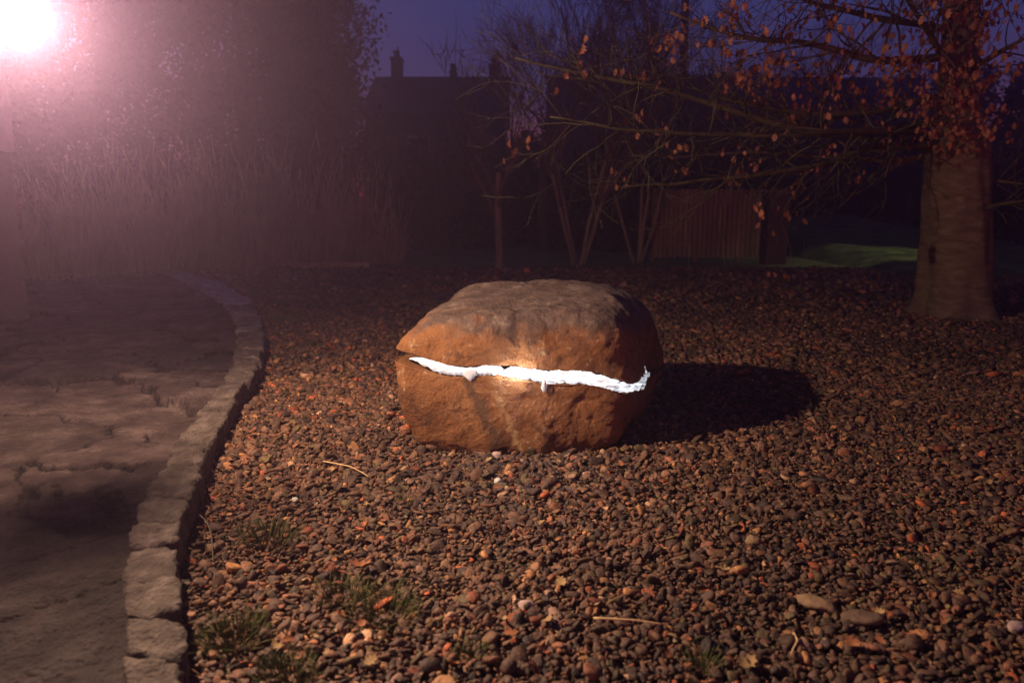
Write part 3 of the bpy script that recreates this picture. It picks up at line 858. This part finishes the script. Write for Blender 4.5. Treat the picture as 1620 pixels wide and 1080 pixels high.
def make_floodlight():
    p = R(*LAMP_PIX, LAMP_D)
    root = empty('floodlight', p, 'blinding white floodlight on a bracket at the top left', 'floodlight')
    aim = Vector((.95,-.35,-.35)).normalized()
    q = aim.to_track_quat('-Z','Y'); Mx = q.to_matrix()
    def tb(mb): mb.V = [tuple(Mx @ Vector(v)) for v in mb.V]; return mb
    m = MB(); m.box(0,0,.07,.20,.15,.06)
    for k in range(7): m.box(-.08+.0267*k,0,.112,.006,.13,.024)
    tb(m).build('housing', M['metal'], root, bevel=.004)
    m = MB(); m.box(0,.081,.025,.22,.008,.1); m.box(-.108,0,.025,.008,.154,.1); m.box(.108,0,.025,.008,.154,.1)
    tb(m).build('hood', M['metal'], root)
    m = MB(); NP = 40
    for zz, rr in ((-.105,.038),(-.100,.040),(-.112,.02),(-.118,0.001)):
        for k in range(NP): m.V.append((.043+rr*math.cos(6.2832*k/NP), -.016+rr*math.sin(6.2832*k/NP), zz))
    for a_, b_ in ((1,0),(0,2),(2,3)):
        for k in range(NP): m.F.append((a_*NP+k, a_*NP+(k+1) % NP, b_*NP+(k+1) % NP, b_*NP+k))
    m.F.append(tuple(NP+k for k in range(NP)))
    m.build('added_shade_pan', M['metal'], root)  # pan added to shade the ground and mist below the lamp
    for k in range(2):
        m = MB(); m.tube([(-.03,.014-.028*k,-.10),(-.10,.014-.028*k,-.02),(-.10,.014-.028*k,.05)], .003, 6); m.build('strut', M['metal'], root)
    m = MB(); m.box(0,0,.036,.17,.12,.008); tb(m).build('lens', M['lens'], root)
    m = MB(); m.tube([(-.02,0,.10),(-.22,.02,.14),(-.62,.05,.14)], .014, 8); m.build('bracket', M['metal'], root, True)
    m = MB(); m.tube([(-.62,.05,-p.z),(-.62,.05,.5)], .045, 12); m.build('post', M['metal'], root, True)
    l = bpy.data.lights.new('flood_lamp','POINT'); l.energy = LAMP_W; l.color = (1,.75,.56); l.shadow_soft_size = .036
    lo = bpy.data.objects.new('flood_lamp', l); C.objects.link(lo); lo.parent = root
    lo.location = Mx @ Vector((0,0,-.045)); lo.rotation_euler = q.to_euler()

def grass_tuft(u, v, n, R0, H, label, seed, lean=.8):
    p = G(u, v); me = blade_mesh(n, R0, H, .0022, lean, None, seed, (1,1), .3)
    o = link_mesh('grass_tuft', me, M['grass']); o.location = (p.x, p.y, .005)
    tag(o, label, 'grass tuft', 'grass tufts growing through the gravel'); return o

# ================================================================== build
make_ground()
make_path()
make_kerb()
make_gravel()
make_boulder()
lawn = sheet('lawn', -14, 20, 17.3, 44, lambda x, y: .012+.03*nz(x, y, .4, 3), M['lawn'], 'dark lawn beyond the gravel', .4)
BX0 = G(1232,400).x*.95
b0 = sheet('lawn_bank', G(1232,400).x*.95, 13.5, 14.6, 30, lambda x, y: -.06+(.11+.03*nz(x, y, .9, 5)+.02*nz(x, y, 3, 2)+(y-14.6)*.062)*min(1,(y-14.6)/1.2)*min(1,max(0,(x-BX0)/.8+.0)), M['lawn2'], 'lit green lawn bank left of the big trunk', .3)
make_side_house(); make_house()
far_house(Vector((9.5,50,0)), 14, 6.2, 9.6, 'distant dark house behind the big tree limbs')
far_house(Vector((22,56,0)), 15, 6.5, 10.4, 'distant dark house behind the big trunk')
make_fence(); make_low_wall(); make_pole()

# timber edging far left
m = MB(); a = G(352,424); b = G(585,424)
root = empty('timber_edging', ((a.x+b.x)/2, a.y, 0), 'low tan timber edging where gravel meets the far lawn', 'edging')
for k in range(3):
    m = MB(); L3 = (b.x-a.x)/3; m.box(-(b.x-a.x)/2+L3*(k+.5), random.uniform(-.03,.03), .06, L3-.04, .12, .14, random.uniform(-.01,.01)); m.build('sleeper', M['timber'], root, bevel=.01)

for i, (u, D, H, Rr, lab) in enumerate([(60,23,11,2.3,'tall dark evergreen nearest the glare of the lamp'),(240,24,13,2.3,'tall dark evergreen second from the glare of the lamp'),(400,23.5,12.5,2.2,'tall dark evergreen third from the glare of the lamp'),(515,23,12,1.75,'tall dark evergreen whose edge meets the open sky')]):
    evergreen(Vector((R(u,400,D).x, D, 0)), H, Rr, 40000, lab, 30+i)
for i, (u, D, Rr, H, n, lab) in enumerate([(95,14.2,1.0,2.1,420,'leftmost upright bare shrub at the end of the path'),(215,15.2,1.2,2.6,560,'pale upright bare shrub behind the far end of the kerb'),(345,16.8,1.3,2.9,560,'upright bare shrub above the left end of the timber edging'),(470,18.2,1.3,2.9,520,'upright bare shrub above the middle of the timber edging'),(575,19,1.0,2.4,300,'rightmost upright bare shrub, below the evergreen edge')]):
    twiggy_shrub(Vector((R(u,410,D).x, D, 0)), Rr, H, n, lab, 50+i)

RMIN = .007
random.seed(21)
grp = 'bare trees behind the gravel'
bare_tree('bare_tree', Vector((R(790,340,17).x, 17, 0)), 1, 5.6, .10, 'straight pale-stemmed bare tree right of the house silhouette', grp, 5, mt='pale_bark')
bare_tree('bare_tree', Vector((R(915,390,18).x, 18, 0)), 6, 6.5, .055, 'bare tree with stems fanning from its base, left of the board fence', grp, 5, mt='pale_bark')
bare_tree('bare_tree', Vector((R(1010,395,18.6).x, 18.6, 0)), 4, 6.0, .05, 'slender bare tree at the left end of the board fence', grp, 5, mt='pale_bark')
bare_tree('bare_tree', Vector((R(860,380,24).x, 24, 0)), 1, 10.5, .17, 'tall bare tree with a dense crown right of the sky gap', grp, 6, spread=.75, nb=(3,4))
bare_tree('bare_tree', Vector((R(985,380,26).x, 26, 0)), 1, 11, .18, 'tall bare tree left of the utility pole', grp, 6, spread=.7, nb=(3,4))
bare_tree('bare_tree', Vector((R(1150,380,27).x, 27, 0)), 1, 7.5, .15, 'bare tree behind the board fence, right of the utility pole', grp, 6, spread=.75)
bare_tree('bare_tree', Vector((R(1330,380,30).x, 33, 0)), 1, 10, .17, 'bare tree beyond the lit lawn bank', grp, 6, spread=.75)
bare_tree('bare_tree', Vector((R(680,380,21).x, 21, 0)), 3, 4.2, .05, 'low bare tree in front of the dark house', grp, 5)
# dark shrubs closing the view beyond the lawn
def bush(u, D, H, Rr, lab, seed):
    root = empty('bush', Vector((R(u,400,D).x, D, 0)), lab, 'bush', 'dark bushes along the back of the garden')
    rg = np.random.default_rng(seed); nc = 260
    a = rg.uniform(0,6.283,nc); z = rg.random(nc)**.8; r_ = Rr*np.sqrt(rg.uniform(.1,1,nc))*np.sqrt(1-(z*.95)**2)
    C_ = np.stack([r_*np.cos(a), r_*np.sin(a)*.6, z*H*(.85+.25*np.sin(a*3+seed))], -1); P = np.repeat(C_, 60, 0)+rg.normal(0,.17,(nc*60,3))
    P[:,2] = np.maximum(P[:,2], .02)
    N_ = len(P); d1 = rg.normal(0,1,(N_,3)); d1 /= np.linalg.norm(d1,axis=1)[:,None]; d2 = np.cross(d1, rg.normal(0,1,(N_,3))); d2 /= np.linalg.norm(d2,axis=1)[:,None]
    L_ = rg.uniform(.10,.26,N_)[:,None]
    V = np.stack([P, P+d1*L_*.5-d2*L_*.3, P+d1*L_, P+d1*L_*.5+d2*L_*.3], 1).reshape(-1,3)
    link_mesh('foliage', mesh_np('foliage', V, np.arange(N_*4).reshape(-1,4), 4, False), M['dark_leaf'], root)
    mb = MB(); random.seed(seed)
    for k in range(7):
        q = random.uniform(0,6.28); mb.tube([(0,0,-.05),(math.cos(q)*Rr*.3,math.sin(q)*Rr*.2,H*.4),(math.cos(q)*Rr*.6,math.sin(q)*Rr*.4,H*.75)], [.04,.025,.01], 5)
    mb.build('stem', M['bark'], root)
for i, (u, D, H, Rr, lab) in enumerate([(640,25,3.0,1.6,'dark bush in front of the house, at its left end'),(735,26,3.4,1.9,'dark bush in front of the middle of the house'),(840,27,3.6,2.0,'dark bush between the house and the tall bare trees'),(950,24,3.0,1.8,'dark bush left of the board fence'),(1075,29,4.4,2.3,'dark bush looming over the left of the board fence'),(1190,31,4.6,2.6,'dark bush looming over the right end of the fence'),(1310,36,6.6,3.0,'dark bush beyond the lit lawn bank'),(1430,35,6.6,3.0,'dark bush just left of the big trunk'),(1545,34,7,3.0,'dark bush directly behind the big trunk'),(1640,24,5.2,3.0,'dark bush right of the big trunk')]):
    bush(u, D, H, Rr, lab, 70+i)
RMIN = .003
make_big_tree()
make_floodlight()

# small things on the gravel
def make_litter():
    n = 5200; y = 1.7+10.5*RNG.random(n)**.8; x = -1+RNG.uniform(-1,1,n)*y*.85+1
    ok = (x > np.interp(y, ryy, rx)+.03) & ~((x > -.75) & (x < 1.3) & (y > 4.1) & (y < 5.8))
    dens = .5+.5*np.sin(x*2.3+np.sin(y*1.7)*2)*np.sin(y*1.9+x); ok &= RNG.random(n) < .25+.75*dens
    x, y = x[ok], y[ok]; n = len(x)
    T = np.array([(-.5,-.2,0),(.1,-.42,.1),(.55,.02,-.05),(.2,.40,.12),(-.35,.3,0),(0,0,.16)])
    L_ = (RNG.lognormal(-4.15,.45,n))[:,None,None]; P = T[None]*L_*RNG.uniform(.55,1.3,(n,6,3))
    a = RNG.uniform(0,6.283,n)[:,None]; c, s_ = np.cos(a), np.sin(a)
    X = P[...,0]*c-P[...,1]*s_; Y = P[...,0]*s_+P[...,1]*c; Z = P[...,2]+X*RNG.normal(0,.45,(n,1))+Y*RNG.normal(0,.45,(n,1))
    V = np.stack([X+x[:,None], Y+y[:,None], Z+.034+RNG.uniform(0,.008,(n,1))], -1).reshape(-1,3)
    F0 = np.array([(0,1,5),(1,2,5),(2,3,5),(3,4,5),(4,0,5)]); Fc = (F0[None]+(np.arange(n)*6)[:,None,None]).reshape(-1,3)
    pal = np.array([(.30,.11,.045),(.22,.10,.05),(.36,.21,.09),(.15,.08,.045),(.40,.28,.16),(.26,.08,.04)])
    me = mesh_np('leaf_litter', V, Fc, 3, False); color_attr(me, np.repeat(pal[RNG.choice(6,n)]*RNG.uniform(.6,1.2,(n,1)), 6, 0))
    tag(link_mesh('leaf_litter', me, M['pebble']), 'crumbled leaf litter and bark flakes among the pebbles', kind='stuff')
make_litter()
stone('pebble', G(787,727), (.062,.05,.04), M['stone_pink'], 'pinkish-white pebble touching the foot of the boulder', 3)
stone('pebble', G(788,768), (.042,.05,.036), M['stone_pale'], 'bright white pebble just in front of the boulder', 5, .4)
stone('pebble', G(467,797), (.034,.03,.026), M['stone_pale'], 'small white pebble above the left grass tuft', 6)
stone('pebble', G(1191,866), (.052,.068,.05), M['stone_tan'], 'upright tan stone in the gravel right of the centre', 8, 1.2)
stone('cobble', G(1293,968), (.15,.07,.05), M['stone_tan'], 'long tan cobble in the lower right gravel', 9, -.6)
stone('cobble', G(1362,992), (.14,.085,.05), M['stone_brown'], 'flat brown cobble beside the long tan cobble', 12, -.3)
stone('cobble', G(1342,797), (.09,.05,.035), M['stone_brown'], 'oblong tan-brown cobble behind the upright tan stone', 13, -.3)
stone('pebble', G(1280,662), (.05,.045,.04), M['stone_tan'], 'lone pale pebble right of the boulder shadow', 15)
stone('cobble', G(1605,1003), (.08,.05,.04), M['stone_pink'], 'pale pink cobble at the right edge of the gravel', 16, .5)
stone('cobble', G(833,968), (.06,.05,.04), M['stone_pink'], 'pale cobble in the lower middle of the gravel', 17, .2)

o = fallen_leaf('fallen_leaf', G(570,912), .11, M['leaf'], 1.4, .9, .5); tag(o, 'curled rust leaf lying on the gravel below the left grass tuft', 'leaf')
o = fallen_leaf('fallen_leaf', G(1345,1035), .075, M['leaf'], .4, .5, .4); tag(o, 'orange leaf lying below the flat brown cobble', 'leaf')
o = fallen_leaf('fallen_leaf', G(1180,1068), .085, M['leaf_yellow'], 2.2, .5, .4); tag(o, 'yellow-tan leaf at the bottom edge of the gravel', 'leaf')
random.seed(99)
k = 0
while k < 150:
    u, v = random.uniform(300, 1600), random.uniform(600, 1070)**1.0
    if random.random() < .25: v = random.uniform(500, 700)
    p = G(u, v)
    if p.x < float(XR(p.y))+.12: continue
    if -.85 < p.x < 1.35 and 4.2 < p.y < 5.9: continue
    rust = random.random() < .68
    o = fallen_leaf('fallen_leaf', p, random.uniform(.022,.062), M['leaf'] if rust else M['leaf_yellow'], random.uniform(0,6.28), random.uniform(-.2,.9), random.uniform(0,.7), .5)
    if rust: tag(o, 'small rust-orange fallen leaf lying on the gravel', 'leaf', 'small rust-orange leaves on the gravel')
    else: tag(o, 'small tan fallen leaf lying on the gravel', 'leaf', 'small tan leaves on the gravel')
    k += 1
def twig(pts, r, label, m='twig'):
    P = [G(u, v) + Vector((0,0,z)) for u, v, z in pts]; o0 = P[0].copy(); mb = MB()
    Q = []
    for i in range(len(P)-1):
        for s in range(4): Q.append(P[i].lerp(P[i+1], s/4)+Vector((random.gauss(0,.002),random.gauss(0,.002),random.gauss(0,.002))))
    Q.append(P[-1]); n = len(Q)
    for _ in range(1): Q = [Q[0]]+[(Q[i-1]+Q[i]*2+Q[i+1])/4 for i in range(1,n-1)]+[Q[-1]]
    mb.tube(Q, [r*(1-.5*i/(n-1)) for i in range(n)], 6)
    o = mb.build('twig', M[m], None, True, o0); tag(o, label, 'twig')
twig([(512,740,.04),(540,746,.045),(560,752,.05),(583,765,.04)], .005, 'thin pale twig lying left of the foot of the boulder', 'timber')
twig([(305,823,.05),(325,838,.06),(335,862,.06),(338,902,.04)], .004, 'curved pale twig beside the kerb', 'pale_bark')
twig([(940,993,.04),(990,998,.045),(1052,1003,.04)], .005, 'straight reddish twig in the lower middle gravel', 'timber')
twig([(1255,1018,.04),(1260,1035,.05),(1250,1052,.04)], .005, 'short tan twig below the long tan cobble', 'timber')
grass_tuft(425,862,260,.10,.16,'pale yellow-green grass tuft nearest the middle of the kerb',1)
grass_tuft(372,1018,420,.09,.13,'dense green grass tuft at the lower bend of the kerb',2)
grass_tuft(605,975,420,.13,.11,'low dark green grass tuft in the lower left gravel',3)
grass_tuft(545,950,240,.10,.11,'low sparse grass tuft below the curled rust leaf',4)
grass_tuft(455,1072,300,.08,.10,'green grass tuft at the bottom edge of the frame',5)
grass_tuft(452,512,260,.14,.22,'pale grass tuft beside the far bend of the kerb',6)
grass_tuft(1112,1058,160,.05,.08,'small green grass tuft at the bottom right of centre',7)
grass_tuft(745,1040,140,.05,.07,'tiny grass tuft at the bottom below the boulder',8)
grass_tuft(1465,906,160,.12,.05,'flat mossy grass tuft in the right-hand gravel',9)
grass_tuft(640,800,120,.06,.06,'thin grass tuft left of the foot of the boulder',10)

# added spot without a fitting, unseen off the right edge, brightens the lawn bank
l = bpy.data.lights.new('added_lawn_spot','SPOT'); l.energy = 430; l.color = (1,.92,.6); l.spot_size = math.radians(32); l.spot_blend = .4; l.shadow_soft_size = .1
lo = bpy.data.objects.new('added_lawn_spot', l); C.objects.link(lo); lo.location = (13.4, 17, 4.6)
lo.rotation_euler = (Vector((8.7,18.6,.2))-Vector(lo.location)).to_track_quat('-Z','Y').to_euler()
make_haze()
